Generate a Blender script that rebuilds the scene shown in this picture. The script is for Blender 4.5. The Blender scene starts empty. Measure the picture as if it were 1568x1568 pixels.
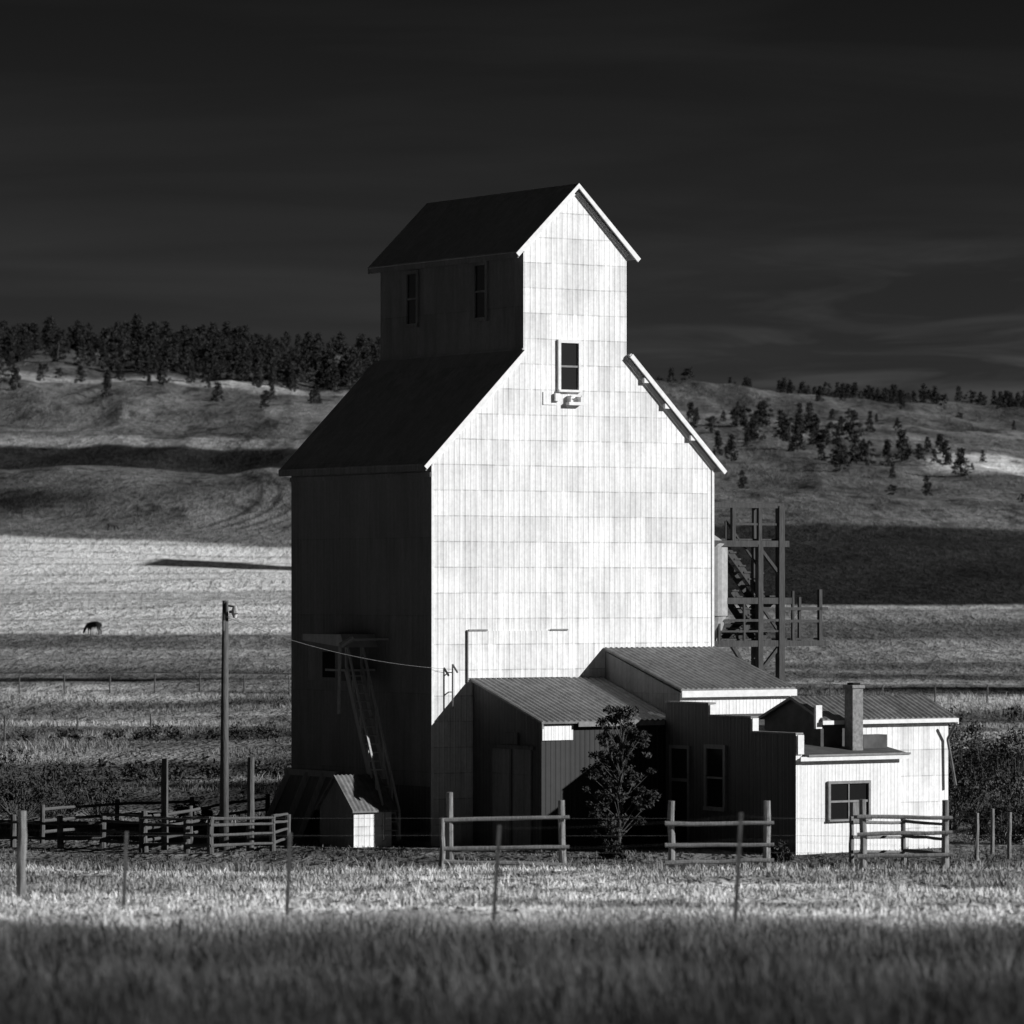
import bpy, math, random
import numpy as np
from mathutils import Vector, Matrix
random.seed(7); rng=np.random.default_rng(7)
scene=bpy.context.scene
scene.view_settings.view_transform='Standard'
scene.view_settings.look='None'
scene.view_settings.exposure=0
# ---------------------------------------------------------------- numpy noise
def vnoise(x,y,seed=0):
    x=np.asarray(x,float); y=np.asarray(y,float)
    xi=np.floor(x).astype(np.int64); yi=np.floor(y).astype(np.int64)
    xf=x-xi; yf=y-yi
    u=xf*xf*(3-2*xf); v=yf*yf*(3-2*yf)
    def h(i,j):
        n=(i*374761393+j*668265263+seed*144269504)&0xffffffff
        n=((n^(n>>13))*1274126177)&0xffffffff
        return ((n^(n>>16))&0xffff)/65535.0
    a=h(xi,yi);b=h(xi+1,yi);c=h(xi,yi+1);d=h(xi+1,yi+1)
    return (a*(1-u)+b*u)*(1-v)+(c*(1-u)+d*u)*v
def fbm(x,y,seed=0,o=4):
    s=0;a=.5;t=0
    for i in range(o):
        s=s+a*vnoise(x*2**i+i*17.3,y*2**i-i*9.1,seed+i); t+=a; a*=.5
    return s/t*2-1
def sstep(a,b,x):
    t=np.clip((x-a)/(b-a),0,1); return t*t*(3-2*t)
# ---------------------------------------------------------------- terrain
PY=[-60,0,34,61,85,106,114,124,140,200,300,450,650,850,1100,1400,1690,1800,2200,3500,7000]
PZ=[8.5,6.2,4.55,3.2,2.15,1.28,.8,.15,-.15,-.5,-.3,1.4,7.8,19.9,39.2,67.5,97,100,86,60,60]
def H(X,Y):
    X=np.asarray(X,float);Y=np.asarray(Y,float)
    z=0
    for d in (-.05,-.025,0,.025,.05): z=z+np.interp(Y*(1+d),PY,PZ)
    z=z/5
    g=np.interp(X,[-900,-200,-60,45,190,900],[1.04,.99,.97,.885,.74,.6])
    w=sstep(500,1200,Y)
    z=z*(1+(g-1)*w)
    far=sstep(240,800,Y); Ym=np.minimum(Y,2000)
    z=z+far*Ym*.0046*fbm(X/190,Y/190,3,3)
    hill=sstep(820,1000,Y+20*fbm(X/60,Y/200,5,2))
    rid=1-np.abs(fbm(X/42+.35*fbm(X/90,Y/150,7,2),Y/210,9,3))*2
    z=z+hill*Ym*.0014*rid
    z=z+hill*Ym*.0007*fbm(X/9,Y/40,12,3)
    mid=sstep(145,260,Y)
    z=z+mid*.5*fbm(X/40,Y/30,14,3)
    z=z+.08*fbm(X/6,Y/6,21,3)*sstep(5,30,Y)
    return z
def h1(x,y): return float(H(x,y))
def ALB(X,Y):  # cloud-shadow areas on the fields are put in as darker albedo
    wob=fbm(X/90,Y/160,31,3); fine=fbm(X/12,Y/25,35,3)
    Yw=Y+wob*26*sstep(250,700,Y)+fine*4*sstep(200,500,Y)
    left=1-sstep(-12,12,X+2+.02*(Y-600))
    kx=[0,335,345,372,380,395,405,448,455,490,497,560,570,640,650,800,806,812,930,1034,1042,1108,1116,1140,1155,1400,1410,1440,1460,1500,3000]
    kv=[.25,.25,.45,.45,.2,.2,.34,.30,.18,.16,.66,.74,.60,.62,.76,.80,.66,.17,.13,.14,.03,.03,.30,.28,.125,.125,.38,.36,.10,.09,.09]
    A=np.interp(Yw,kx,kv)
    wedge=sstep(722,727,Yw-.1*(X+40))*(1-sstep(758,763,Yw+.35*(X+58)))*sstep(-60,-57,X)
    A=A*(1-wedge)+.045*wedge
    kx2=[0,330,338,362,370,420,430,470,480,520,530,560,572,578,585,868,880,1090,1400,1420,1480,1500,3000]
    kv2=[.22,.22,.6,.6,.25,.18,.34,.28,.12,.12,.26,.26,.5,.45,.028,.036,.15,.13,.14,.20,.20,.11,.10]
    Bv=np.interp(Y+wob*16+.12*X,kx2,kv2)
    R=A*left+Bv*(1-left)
    patch=sstep(.088,.094,X/np.maximum(Y,1)+.004*wob)*sstep(1120,1150,Y)*(1-sstep(1290,1320,Y+X*.2))
    R=R*(1-patch)+.62*patch
    dr=np.exp(-(((X+98)/20)**2+((Y-900-.9*(X+98))/34)**2))
    R=R*(1-.85*dr*left)
    fl=sstep(812,880,Y)
    R=R*(1+fl*(.55*fbm(X/26,Y/60,51,4)+.4*fbm(X/7,Y/30,53,3)))
    R=R*(1-.55*fl*sstep(.35,.55,fbm(X/3.2,Y/12,57,2)))
    # wheel tracks curving up the left pasture
    for k in range(5):
        cx=-57+k*2.4+9*np.sin((Y-850)/48+k*.12)+.03*(Y-850)*(k-2)*.6
        tr=np.exp(-((X-cx)/.6)**2)*sstep(832,850,Y)*(1-sstep(990,1015,Y))
        R=R*(1-.7*tr)
    # combine lanes sweeping round the near stubble
    rr=np.sqrt((X+30)**2+((Y-430)*.42)**2)
    lane=np.exp(-((np.mod(rr+1.5*fbm(X/10,Y/40,58,2),4.2)-2.1)/.55)**2)*sstep(495,505,Y)*(1-sstep(600,700,Y))
    R=R*(1-.38*lane*left)
    mid=sstep(142,160,Y)*(1-sstep(330,460,Y))
    st=fbm(X/30,Y/14,61,4)
    R=R*(1-mid)+mid*(.14+.24*st+.18*sstep(.12,.35,fbm(X/34,Y/22,66,3))-.11*sstep(.05,.2,fbm(X/40,Y/12,68,3)))
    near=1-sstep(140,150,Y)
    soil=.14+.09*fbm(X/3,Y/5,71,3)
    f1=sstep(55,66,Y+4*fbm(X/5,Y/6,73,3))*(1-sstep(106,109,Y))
    gr=.10+.05*fbm(X/6,Y/3,75,3)  # near grass darkened in colour for the shadow lying over it
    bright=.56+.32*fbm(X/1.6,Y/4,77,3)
    shadow_streak=sstep(.12,.4,fbm(X/12+2,Y/5,79,2))  # ground shadow streaks painted into the bright grass
    bright=bright*(1-.5*shadow_streak)
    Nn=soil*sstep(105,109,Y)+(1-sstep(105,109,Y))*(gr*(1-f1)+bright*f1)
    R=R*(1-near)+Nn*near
    return np.clip(R,.015,.8)
# ---------------------------------------------------------------- materials
def new_mat(name):
    m=bpy.data.materials.new(name); m.use_nodes=True
    nt=m.node_tree; b=nt.nodes['Principled BSDF']
    b.inputs['Roughness'].default_value=.8
    return m,nt,b
def N(nt,t,**k):
    n=nt.nodes.new(t)
    for a,v in k.items(): setattr(n,a,v)
    return n
def math_(nt,op,a,b=None):
    n=N(nt,'ShaderNodeMath',operation=op)
    for i,v in enumerate((a,b)):
        if v is None: continue
        if isinstance(v,(int,float)): n.inputs[i].default_value=v
        else: nt.links.new(v,n.inputs[i])
    return n.outputs[0]
def mrange(nt,v,a,b,c,d):
    n=N(nt,'ShaderNodeMapRange'); nt.links.new(v,n.inputs[0])
    for i,x in enumerate((a,b,c,d)): n.inputs[i+1].default_value=x
    return n.outputs[0]
def noise_(nt,scale,detail=4,rough=.6,vec=(1,1,1),rot=(0,0,0),coord='Object'):
    tc=N(nt,'ShaderNodeTexCoord'); mp=N(nt,'ShaderNodeMapping')
    mp.inputs['Scale'].default_value=vec; mp.inputs['Rotation'].default_value=rot
    nt.links.new(tc.outputs[coord],mp.inputs[0])
    n=N(nt,'ShaderNodeTexNoise'); n.inputs['Scale'].default_value=scale
    n.inputs['Detail'].default_value=detail; n.inputs['Roughness'].default_value=rough
    nt.links.new(mp.outputs[0],n.inputs[0]); return n.outputs[0]
def bump(nt,b,h,dist,strength=1.0):
    n=N(nt,'ShaderNodeBump'); n.inputs['Distance'].default_value=dist; n.inputs['Strength'].default_value=strength
    nt.links.new(h,n.inputs['Height']); nt.links.new(n.outputs[0],b.inputs['Normal'])
def simple(name,val,var=.25,scale=3,rough=.8,vec=(1,1,1),metal=0,bd=0.0):
    m,nt,b=new_mat(name)
    n=noise_(nt,scale,4,.65,vec)
    v=mrange(nt,n,.25,.75,val*(1-var),val*(1+var))
    nt.links.new(v,b.inputs['Base Color']); b.inputs['Roughness'].default_value=rough
    b.inputs['Metallic'].default_value=metal
    b.inputs['Specular IOR Level'].default_value=.25
    if bd: bump(nt,b,n,bd)
    return m
def sheet_metal(name,lo,hi,axis='X',sw=.66,row=1.2,seam=.72,vseam=.85,rib=.2,ribd=.012,rough=.55,grime=.25,spec=.3,metal=0):
    m,nt,b=new_mat(name)
    tc=N(nt,'ShaderNodeTexCoord'); sp=N(nt,'ShaderNodeSeparateXYZ'); nt.links.new(tc.outputs['Object'],sp.inputs[0])
    along=sp.outputs[0] if axis=='X' else sp.outputs[1]; z=sp.outputs[2]
    n1=noise_(nt,.45,3,.6); n2=noise_(nt,3.0,4,.7,(1,1,.10)); n3=noise_(nt,7,3,.7)
    zz=math_(nt,'DIVIDE',math_(nt,'ADD',math_(nt,'ADD',z,.22),math_(nt,'MULTIPLY',n1,.05)),row); rowi=math_(nt,'FLOOR',zz)
    wr=N(nt,'ShaderNodeTexWhiteNoise',noise_dimensions='1D'); nt.links.new(rowi,wr.inputs['W'])
    xs=math_(nt,'ADD',math_(nt,'DIVIDE',along,sw),math_(nt,'MULTIPLY',wr.outputs[0],.35))
    col=math_(nt,'FLOOR',xs)
    cb=N(nt,'ShaderNodeCombineXYZ'); nt.links.new(col,cb.inputs[0]); nt.links.new(rowi,cb.inputs[1])
    w2=N(nt,'ShaderNodeTexWhiteNoise',noise_dimensions='2D'); nt.links.new(cb.outputs[0],w2.inputs['Vector'])
    tone=math_(nt,'ADD',math_(nt,'MULTIPLY',w2.outputs[0],.6),math_(nt,'MULTIPLY',mrange(nt,n1,.35,.65,0,1),.4))
    v=mrange(nt,tone,0,1,lo,hi)
    g=mrange(nt,n2,.35,.7,1.0,1.0-grime); g2=mrange(nt,n3,.3,.75,1.05,1-grime*.7)
    v=math_(nt,'MULTIPLY',math_(nt,'MULTIPLY',v,g),g2)
    fz=math_(nt,'FRACT',zz); lap=math_(nt,'GREATER_THAN',fz,1-.035/row)
    lap=math_(nt,'MULTIPLY',lap,mrange(nt,n2,.38,.6,.25,1))
    st=math_(nt,'MULTIPLY',mrange(nt,fz,.55,1.0,0,1),mrange(nt,n2,.45,.65,0,.16))
    fx=math_(nt,'FRACT',xs); lx=math_(nt,'MULTIPLY',math_(nt,'GREATER_THAN',fx,1-.03/sw),mrange(nt,w2.outputs[0],.2,.9,.1,1))
    v=math_(nt,'MULTIPLY',v,mrange(nt,lap,0,1,1,seam))
    v=math_(nt,'MULTIPLY',v,mrange(nt,lx,0,1,1,vseam))
    v=math_(nt,'MULTIPLY',v,math_(nt,'SUBTRACT',1.0,st))
    v=math_(nt,'MINIMUM',v,.93)
    nt.links.new(v,b.inputs['Base Color'])
    b.inputs['Roughness'].default_value=rough; b.inputs['Specular IOR Level'].default_value=spec; b.inputs['Metallic'].default_value=metal
    if ribd:
        s=math_(nt,'SINE',math_(nt,'MULTIPLY',along,2*math.pi/rib))
        s=math_(nt,'POWER',math_(nt,'MAXIMUM',s,0.0),2.0)
        bk=math_(nt,'MULTIPLY',math_(nt,'MULTIPLY',fz,w2.outputs[0]),1.8)
        hgt=math_(nt,'ADD',math_(nt,'ADD',s,math_(nt,'MULTIPLY',n1,2.0)),bk)
        bump(nt,b,hgt,ribd)
    return m
M={}
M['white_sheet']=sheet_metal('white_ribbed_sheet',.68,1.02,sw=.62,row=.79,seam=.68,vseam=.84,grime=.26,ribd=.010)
M['dark_sheet']=sheet_metal('shade_darkened_sheet',.19,.27,axis='Y',row=2.4,seam=.8,ribd=.01)  # siding colour darkened to carry the shade on walls facing away from the sun
M['roof']=sheet_metal('dark_roof_sheet',.48,.58,axis='Y',sw=.8,row=3,seam=.9,ribd=.006,rough=.5,metal=.45)
M['shed_roof']=sheet_metal('corrugated_shed_roof',.16,.27,axis='X',sw=.8,row=9,seam=.7,rib=.2,ribd=.0,rough=.5,grime=.5)
M['tar_roof']=simple('tar_paper_roof',.08,.4,2,.8,bd=.01)
M['trim']=simple('white_trim_paint',.74,.15,6,.6)
M['white_board']=sheet_metal('white_painted_boards',.78,.95,sw=.4,row=8,vseam=.8,rib=.13,ribd=.008,grime=.2)
M['dark_board']=sheet_metal('shade_darkened_boards',.08,.13,axis='Y',sw=.18,row=20,vseam=.5,rib=.18,ribd=.01)  # board colour lowered to hold the shade on the sunless sides
M['shaded_board_x']=sheet_metal('shade_darkened_front_boards',.018,.03,axis='X',sw=.18,row=20,vseam=.5,rib=.18,ribd=.01)  # near-black colour stands for shade on the truck shed front
M['wood']=simple('weathered_fence_wood',.20,.5,8,.85,(3,3,.4),bd=.01)
M['palewood']=simple('bleached_stair_wood',.42,.3,8,.85,(3,3,.4),bd=.01)
M['darkwood']=simple('creosoted_wood',.10,.45,8,.85,(3,3,.4),bd=.01)
M['towerwood']=simple('tarred_timber',.06,.45,6,.85,(3,3,.4),bd=.01)
M['frame']=simple('grey_frame_paint',.22,.3,6,.7)
M['steel']=simple('rusty_steel',.10,.4,6,.6)
M['galv']=simple('galvanised_steel',.35,.25,6,.45)
M['brick']=simple('chimney_brick',.22,.45,9,.9,bd=.01)
M['bark']=simple('tree_bark',.08,.3,10,.9)
M['hide']=simple('dark_cow_hide',.03,.3,3,.8)
M['black']=simple('dark_interior',.012,.2,4,.9)
m,nt,b=new_mat('window_glass'); b.inputs['Base Color'].default_value=(.012,.012,.012,1); b.inputs['Roughness'].default_value=.12; M['glass']=m
def leaf(name,lo,hi):
    m,nt,b=new_mat(name)
    at=N(nt,'ShaderNodeAttribute'); at.attribute_name='alb'
    v=mrange(nt,at.outputs['Fac'],0,1,lo,hi)
    nt.links.new(v,b.inputs['Base Color']); b.inputs['Specular IOR Level'].default_value=.1
    return m
M['leaf']=leaf('foliage',.02,.075); M['pine']=leaf('pine_foliage',.02,.05); M['shrub']=leaf('dry_shrub_foliage',.025,.08)
m,nt,b=new_mat('fields_and_grassland')
at=N(nt,'ShaderNodeAttribute'); at.attribute_name='alb'
n1=noise_(nt,.05,4,.7,(1,.35,.6)); n2=noise_(nt,.45,4,.75,(1,.3,.6)); n3=noise_(nt,2.2,3,.75,(1,.5,1))
f=math_(nt,'MULTIPLY',mrange(nt,n1,.3,.7,.66,1.34),mrange(nt,n2,.3,.7,.52,1.43))
f=math_(nt,'MULTIPLY',f,mrange(nt,n3,.3,.7,.72,1.28))
mask=mrange(nt,at.outputs['Fac'],.45,.58,0,1)
f=math_(nt,'ADD',math_(nt,'MULTIPLY',math_(nt,'SUBTRACT',f,1.0),mrange(nt,mask,0,1,1,.42)),1.0)
def wave(rot,scale,dist,ds=.12):
    tc=N(nt,'ShaderNodeTexCoord'); mp=N(nt,'ShaderNodeMapping'); mp.inputs['Rotation'].default_value=(0,0,math.radians(rot)); nt.links.new(tc.outputs['Object'],mp.inputs[0])
    wv=N(nt,'ShaderNodeTexWave'); wv.inputs['Scale'].default_value=scale; wv.inputs['Distortion'].default_value=dist; wv.inputs['Detail'].default_value=2; wv.inputs['Detail Scale'].default_value=ds
    nt.links.new(mp.outputs[0],wv.inputs[0]); return wv.outputs['Fac']
w1=wave(62,.012,7,.4)
sw=math_(nt,'SUBTRACT',1.0,math_(nt,'MULTIPLY',mask,mrange(nt,w1,0,.2,.32,0)))
f=math_(nt,'MULTIPLY',f,sw)
v=math_(nt,'MINIMUM',math_(nt,'MULTIPLY',at.outputs['Fac'],f),.9)
nt.links.new(v,b.inputs['Base Color']); b.inputs['Roughness'].default_value=1; b.inputs['Specular IOR Level'].default_value=0
hh=math_(nt,'ADD',math_(nt,'MULTIPLY',n2,1.4),math_(nt,'MULTIPLY',n3,.25))
bump(nt,b,hh,1.0,.7)
M['ground']=m
m,nt,b=new_mat('dry_grass')
at=N(nt,'ShaderNodeAttribute'); at.attribute_name='alb'
nt.links.new(at.outputs['Fac'],b.inputs['Base Color']); b.inputs['Specular IOR Level'].default_value=.1
M['grass']=m
# ---------------------------------------------------------------- mesh helpers
def mesh_np(name,verts,faces,nper,mat,alb=None,smooth=False,parent=None):
    me=bpy.data.meshes.new(name)
    nv=len(verts); nf=len(faces)
    me.vertices.add(nv); me.vertices.foreach_set('co',np.asarray(verts,np.float32).ravel())
    me.loops.add(nf*nper); me.loops.foreach_set('vertex_index',np.asarray(faces,np.int32).ravel())
    me.polygons.add(nf); me.polygons.foreach_set('loop_start',np.arange(0,nf*nper,nper,dtype=np.int32))
    me.polygons.foreach_set('loop_total',np.full(nf,nper,np.int32))
    if smooth: me.polygons.foreach_set('use_smooth',np.ones(nf,bool))
    me.update(calc_edges=True)
    if alb is not None:
        a=me.attributes.new('alb','FLOAT','POINT'); a.data.foreach_set('value',np.asarray(alb,np.float32))
    me.materials.append(mat)
    ob=bpy.data.objects.new(name,me); scene.collection.objects.link(ob)
    if parent: ob.parent=parent
    return ob
def empty(name,loc=(0,0,0),rz=0):
    e=bpy.data.objects.new(name,None); e.location=loc; e.rotation_euler=(0,0,rz); e.empty_display_size=.5
    scene.collection.objects.link(e); return e
class B:
    def __init__(s): s.v=[];s.f=[]
    def poly(s,vs,fs):
        o=len(s.v); s.v+= [tuple(p) for p in vs]; s.f+=[tuple(o+i for i in f) for f in fs]; return s
    def box(s,x0,x1,y0,y1,z0,z1):
        return s.poly([(x0,y0,z0),(x1,y0,z0),(x1,y1,z0),(x0,y1,z0),(x0,y0,z1),(x1,y0,z1),(x1,y1,z1),(x0,y1,z1)],
          [(0,3,2,1),(4,5,6,7),(0,1,5,4),(1,2,6,5),(2,3,7,6),(3,0,4,7)])
    def tube(s,p,q,r0,r1=None,n=8,wob=0):
        r1=r0 if r1 is None else r1
        p=Vector(p);q=Vector(q);d=(q-p).normalized()
        a=d.orthogonal().normalized(); c=d.cross(a)
        k=4 if wob else 1
        vs=[]
        for j in range(k+1):
            t=j/k; r=r0+(r1-r0)*t
            cen=p.lerp(q,t)+ (Vector((random.uniform(-wob,wob),random.uniform(-wob,wob),random.uniform(-wob,wob)*.6)) if wob and 0<j<k else Vector())
            for i in range(n):
                w=2*math.pi*(i+.5)/n; rr=r*(1+random.uniform(-.12,.12)) if wob else r
                vs.append(cen+a*math.cos(w)*rr+c*math.sin(w)*rr)
        fs=[]
        for j in range(k):
            for i in range(n):
                fs.append((j*n+i,j*n+(i+1)%n,(j+1)*n+(i+1)%n,(j+1)*n+i))
        fs.append(tuple(range(n-1,-1,-1))); fs.append(tuple(k*n+i for i in range(n)))
        return s.poly(vs,fs)
    def beam(s,p,q,w,h=None):
        h=w if h is None else h
        p=Vector(p);q=Vector(q);d=(q-p).normalized()
        up=Vector((0,0,1)) if abs(d.z)<.95 else Vector((0,1,0))
        a=d.cross(up).normalized()*w/2; c=a.cross(d).normalized()*h/2
        vs=[p-a-c,p+a-c,p+a+c,p-a+c,q-a-c,q+a-c,q+a+c,q-a+c]
        return s.poly(vs,[(0,3,2,1),(4,5,6,7),(0,1,5,4),(1,2,6,5),(2,3,7,6),(3,0,4,7)])
    def prism(s,uz,v0,v1):
        n=len(uz)
        vs=[(u,v0,z) for u,z in uz]+[(u,v1,z) for u,z in uz]
        fs=[tuple(range(n)),tuple(range(2*n-1,n-1,-1))]+[(i,i+n,(i+1)%n+n,(i+1)%n) for i in range(n)]
        return s.poly(vs,fs)
    def prism_u(s,vz,u0,u1):
        n=len(vz)
        vs=[(u0,v,z) for v,z in vz]+[(u1,v,z) for v,z in vz]
        fs=[tuple(range(n)),tuple(range(2*n-1,n-1,-1))]+[(i,i+n,(i+1)%n+n,(i+1)%n) for i in range(n)]
        return s.poly(vs,fs)
    def obj(s,name,mat,parent=None,mats=None,pick=None,bevel=0,smooth=False):
        me=bpy.data.meshes.new(name); me.from_pydata([tuple(v) for v in s.v],[],s.f)
        import bmesh
        bm=bmesh.new(); bm.from_mesh(me); bmesh.ops.recalc_face_normals(bm,faces=bm.faces); bm.to_mesh(me); bm.free()
        me.materials.append(mat)
        if mats:
            for x in mats: me.materials.append(x)
            for p in me.polygons: p.material_index=pick(p)
        if smooth:
            for p in me.polygons: p.use_smooth=True
        ob=bpy.data.objects.new(name,me); scene.collection.objects.link(ob)
        if parent: ob.parent=parent
        if bevel:
            bv=ob.modifiers.new('Bevel','BEVEL'); bv.width=bevel; bv.segments=2
        return ob
# ---------------------------------------------------------------- ground sheet
ys=np.concatenate([np.linspace(-60,28,24),np.arange(30,160,.5),160*np.exp(np.arange(0,math.log(2300/160),.0050)),np.array([2400,2700,3200,4000,5500,7000])])
ac=np.linspace(-.16,.16,451); side=np.linspace(0,1,26)[1:]**1.8
aa=np.concatenate([-(.16+side[::-1]*1.0),ac,.16+side*1.0])
AA,YY=np.meshgrid(aa,ys); XX=AA*(np.maximum(YY,0)+25)
ZZ=H(XX,YY)
nr,nc=XX.shape
idx=np.arange(nr*nc).reshape(nr,nc)
F=np.stack([idx[:-1,:-1],idx[:-1,1:],idx[1:,1:],idx[1:,:-1]],-1).reshape(-1,4)
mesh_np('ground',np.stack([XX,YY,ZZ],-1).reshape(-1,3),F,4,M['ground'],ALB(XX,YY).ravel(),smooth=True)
# ---------------------------------------------------------------- grass
def blades(name,n,ylo,yhi,half,hfun,w,albf,lean=.35):
    y=np.sqrt(rng.uniform(ylo**2,yhi**2,n)); x=rng.uniform(-1,1,n)*half*y
    dens=hfun(x,y); keep=dens>0.03; x=x[keep];y=y[keep];h=dens[keep]; n=len(x)
    z=H(x,y)-.02
    h=h*rng.uniform(.55,1.25,n); th=rng.uniform(0,2*np.pi,n); ww=w*rng.uniform(.6,1.4,n)
    lx=rng.normal(-.08,lean,n)*h; ly=rng.normal(0,lean,n)*h
    c=np.cos(th)*ww/2; s=np.sin(th)*ww/2
    V=np.empty((n,5,3))
    V[:,0]=np.stack([x-c,y-s,z],-1);V[:,1]=np.stack([x+c,y+s,z],-1)
    V[:,2]=np.stack([x+c*.8+lx*.35,y+s*.8+ly*.35,z+h*.6],-1);V[:,3]=np.stack([x-c*.8+lx*.35,y-s*.8+ly*.35,z+h*.6],-1)
    V[:,4]=np.stack([x+lx,y+ly,z+h],-1)
    base=np.arange(n)[:,None]*5
    Fq=np.concatenate([base+np.array([0,1,2]),base+np.array([0,2,3]),base+np.array([3,2,4])],0)
    a=albf(x,y)*rng.uniform(.6,1.4,n)
    return mesh_np(name,V.reshape(-1,3),Fq,3,M['grass'],np.clip(np.repeat(a,5),.015,.8))
def hf_fore(x,y):
    return np.where((y<66),np.clip(.28+.36*fbm(x/1.8,y/3,91,3),.06,1)*np.interp(y,[0,50,66],[1,1,.45]),0)
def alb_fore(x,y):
    band=np.interp(y+2.0*fbm(x/2.2,y/9,90,2),[24,35,38,40,43,46,49,53,56,59,63],[.045,.04,.07,.12,.10,.045,.09,.15,.10,.17,.34])  # shadow over the foreground is held in these blade tones
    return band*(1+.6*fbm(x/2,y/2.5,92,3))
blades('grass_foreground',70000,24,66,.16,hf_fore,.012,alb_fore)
def hf_field(x,y):
    return .07+.10*fbm(x/.9,y/2,93,3)+.08*(fbm(x/.6,y/1.,94,2)>.35)
blades('grass_field',90000,58,108,.15,hf_field,.022,lambda x,y:ALB(x,y)*1.1)
blades('grass_fence_line',7000,104,109,.14,lambda x,y:.15+.25*fbm(x/1.0,y/2,95,3),.03,lambda x,y:.24+0*x,.3)
blades('grass_yard',26000,109,150,.14,lambda x,y:.08+.12*fbm(x/1.5,y/3,96,3),.03,lambda x,y:.13+.08*fbm(x/3,y/4,97,2),.5)
def hf_p(x,y): return np.clip(.16+.5*fbm(x/8,y/9,98,3),0,.8)*(np.abs(x-3)>9)
blades('grass_pasture',80000,146,330,.14,hf_p,.035,lambda x,y:ALB(x,y)*1.1,.45)
# ---------------------------------------------------------------- elevator
TH=math.radians(33.5); O=(-2.46,140,0)
def bld(name): return empty(name,O,TH)
def loc(u,v,z=0): return Vector((O[0]+u*math.cos(TH)-v*math.sin(TH),O[1]+u*math.sin(TH)+v*math.cos(TH),z))
E=bld('grain_elevator')
W=10.65; C=5.325; S=8.4; hc=1.95
outline=[(0,-1.2),(W,-1.2),(W,11.75),(C+hc,15.1),(C+hc,18.4),(C,20.32),(C-hc,18.4),(C-hc,15.1),(0,11.75)]
B().prism(outline,0,S).obj('walls',M['dark_sheet'],E,[M['white_sheet']],lambda p:1 if p.center.y<.01 else 0)  # bright sheet on the lit front, shade-darkened sheet elsewhere
def slab(p,q,t):
    p=Vector(p);q=Vector(q);d=(q-p).normalized(); n=Vector((-d.y,d.x))
    if n.y<0:n=-n
    return [tuple(p),tuple(q),tuple(q+n*t),tuple(p+n*t)]
e=.012; OH=.17
def mir(pts): return [(2*C-u,z) for u,z in pts]
lo=slab((-.27,11.482+e),(C-hc-.002,15.1+e),.09); up=slab((C-hc-.28,18.124+e),(C,20.32+e),.10)
up[2]=(C,up[2][1]+.03)
r=B(); 
for q in (lo,mir(lo),up,mir(up)): r.prism(q,-OH,S+.25)
r.obj('roof',M['roof'],E)
t=B()
lo2=slab((-.30,11.42),(C-hc+.0,15.06),.14); up2=slab((C-hc-.30,18.06),(C,20.28),.15); up2[2]=(C,up2[2][1]+.05)
for q in (lo2,mir(lo2),up2,mir(up2)): t.prism(q,-OH-.045,-OH-.003)
lo3=slab((.02,11.55),(C-hc-.02,14.88),.14)
up3=slab((C-hc+.02,18.22),(C,20.1),.12)
for q in (lo3,mir(lo3),up3,mir(up3)): t.prism(q,-.045,-.004)
t.box(-.02,.07,-.03,-.004,-1,11.6); t.box(W-.07,W+.02,-.03,-.004,5.9,11.6)
t.obj('rake_boards_and_corner_trim',M['trim'],E)
br=B()
for q in (.9,1.9,2.7):
    br.box(W-q-.1,W-q+.1,-OH,-.045,11.75+q*.99-.16,11.75+q*.99+.0)
br.obj('rake_brackets',M['trim'],E)
B().box(-.33,-.275,-OH,S+.25,11.38,11.60).box(C-hc-.33,C-hc-.285,-OH,S+.25,18.02,18.25).box(-.06,-.004,0,S,11.2,11.34).obj('eave_fascia',M['dark_sheet'],E)
B().box(C-hc-.05,C-hc-.004,-.0,S,15.12,15.24).obj('cupola_flashing',M['dark_sheet'],E)
def window(par,u0,u1,z0,z1,v,fw=.12,sash=True,fm='trim',name='window',dep=.09):
    f=B().box(u0-fw,u1+fw,v-dep,v-.003,z1,z1+fw).box(u0-fw,u1+fw,v-dep-.05,v-.003,z0-fw*.7,z0).box(u0-fw,u0,v-dep,v-.003,z0,z1).box(u1,u1+fw,v-dep,v-.003,z0,z1)
    f.obj(name+'_frame',M[fm],par)
    B().box(u0,u1,v-.02,v-.004,z0,z1).obj(name+'_glass',M['glass'],par)
    s=B(); zm=(z0+z1)/2
    s.box(u0,u1,v-.06,v-.022,zm-.03,zm+.03)
    if sash: s.box((u0+u1)/2-.018,(u0+u1)/2+.018,v-.055,v-.022,z0,zm-.03)
    s.obj(name+'_sash',M['frame'],par)
window(E,4.73,5.40,13.98,15.44,0,.10,False,name='gable_window')
wb=B().box(4.95,5.5,-.22,-.01,13.50,13.60).box(5.02,5.06,-.20,-.02,13.60,13.80).box(5.40,5.44,-.20,-.02,13.60,13.80).box(5.02,5.44,-.20,-.16,13.76,13.80).box(4.1,4.13,-.03,-.01,13.5,13.9).box(4.13,4.6,-.03,-.01,13.5,13.53).box(4.50,4.68,-.12,-.02,13.62,13.86)
wb.obj('window_bracket_box',M['trim'],E)
def side_window(par,u,v0,v1,z0,z1,name='side_window'):
    fw=.12
    B().box(u-.07,u-.003,v0-fw,v1+fw,z1,z1+fw).box(u-.10,u-.003,v0-fw,v1+fw,z0-fw,z0).box(u-.07,u-.003,v0-fw,v0,z0,z1).box(u-.07,u-.003,v1,v1+fw,z0,z1).box(u-.05,u-.02,v0,v1,(z0+z1)/2-.03,(z0+z1)/2+.03).obj(name+'_frame',M['dark_sheet'],par)
    B().box(u-.018,u-.004,v0,v1,z0,z1).obj(name+'_glass',M['glass'],par)
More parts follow.
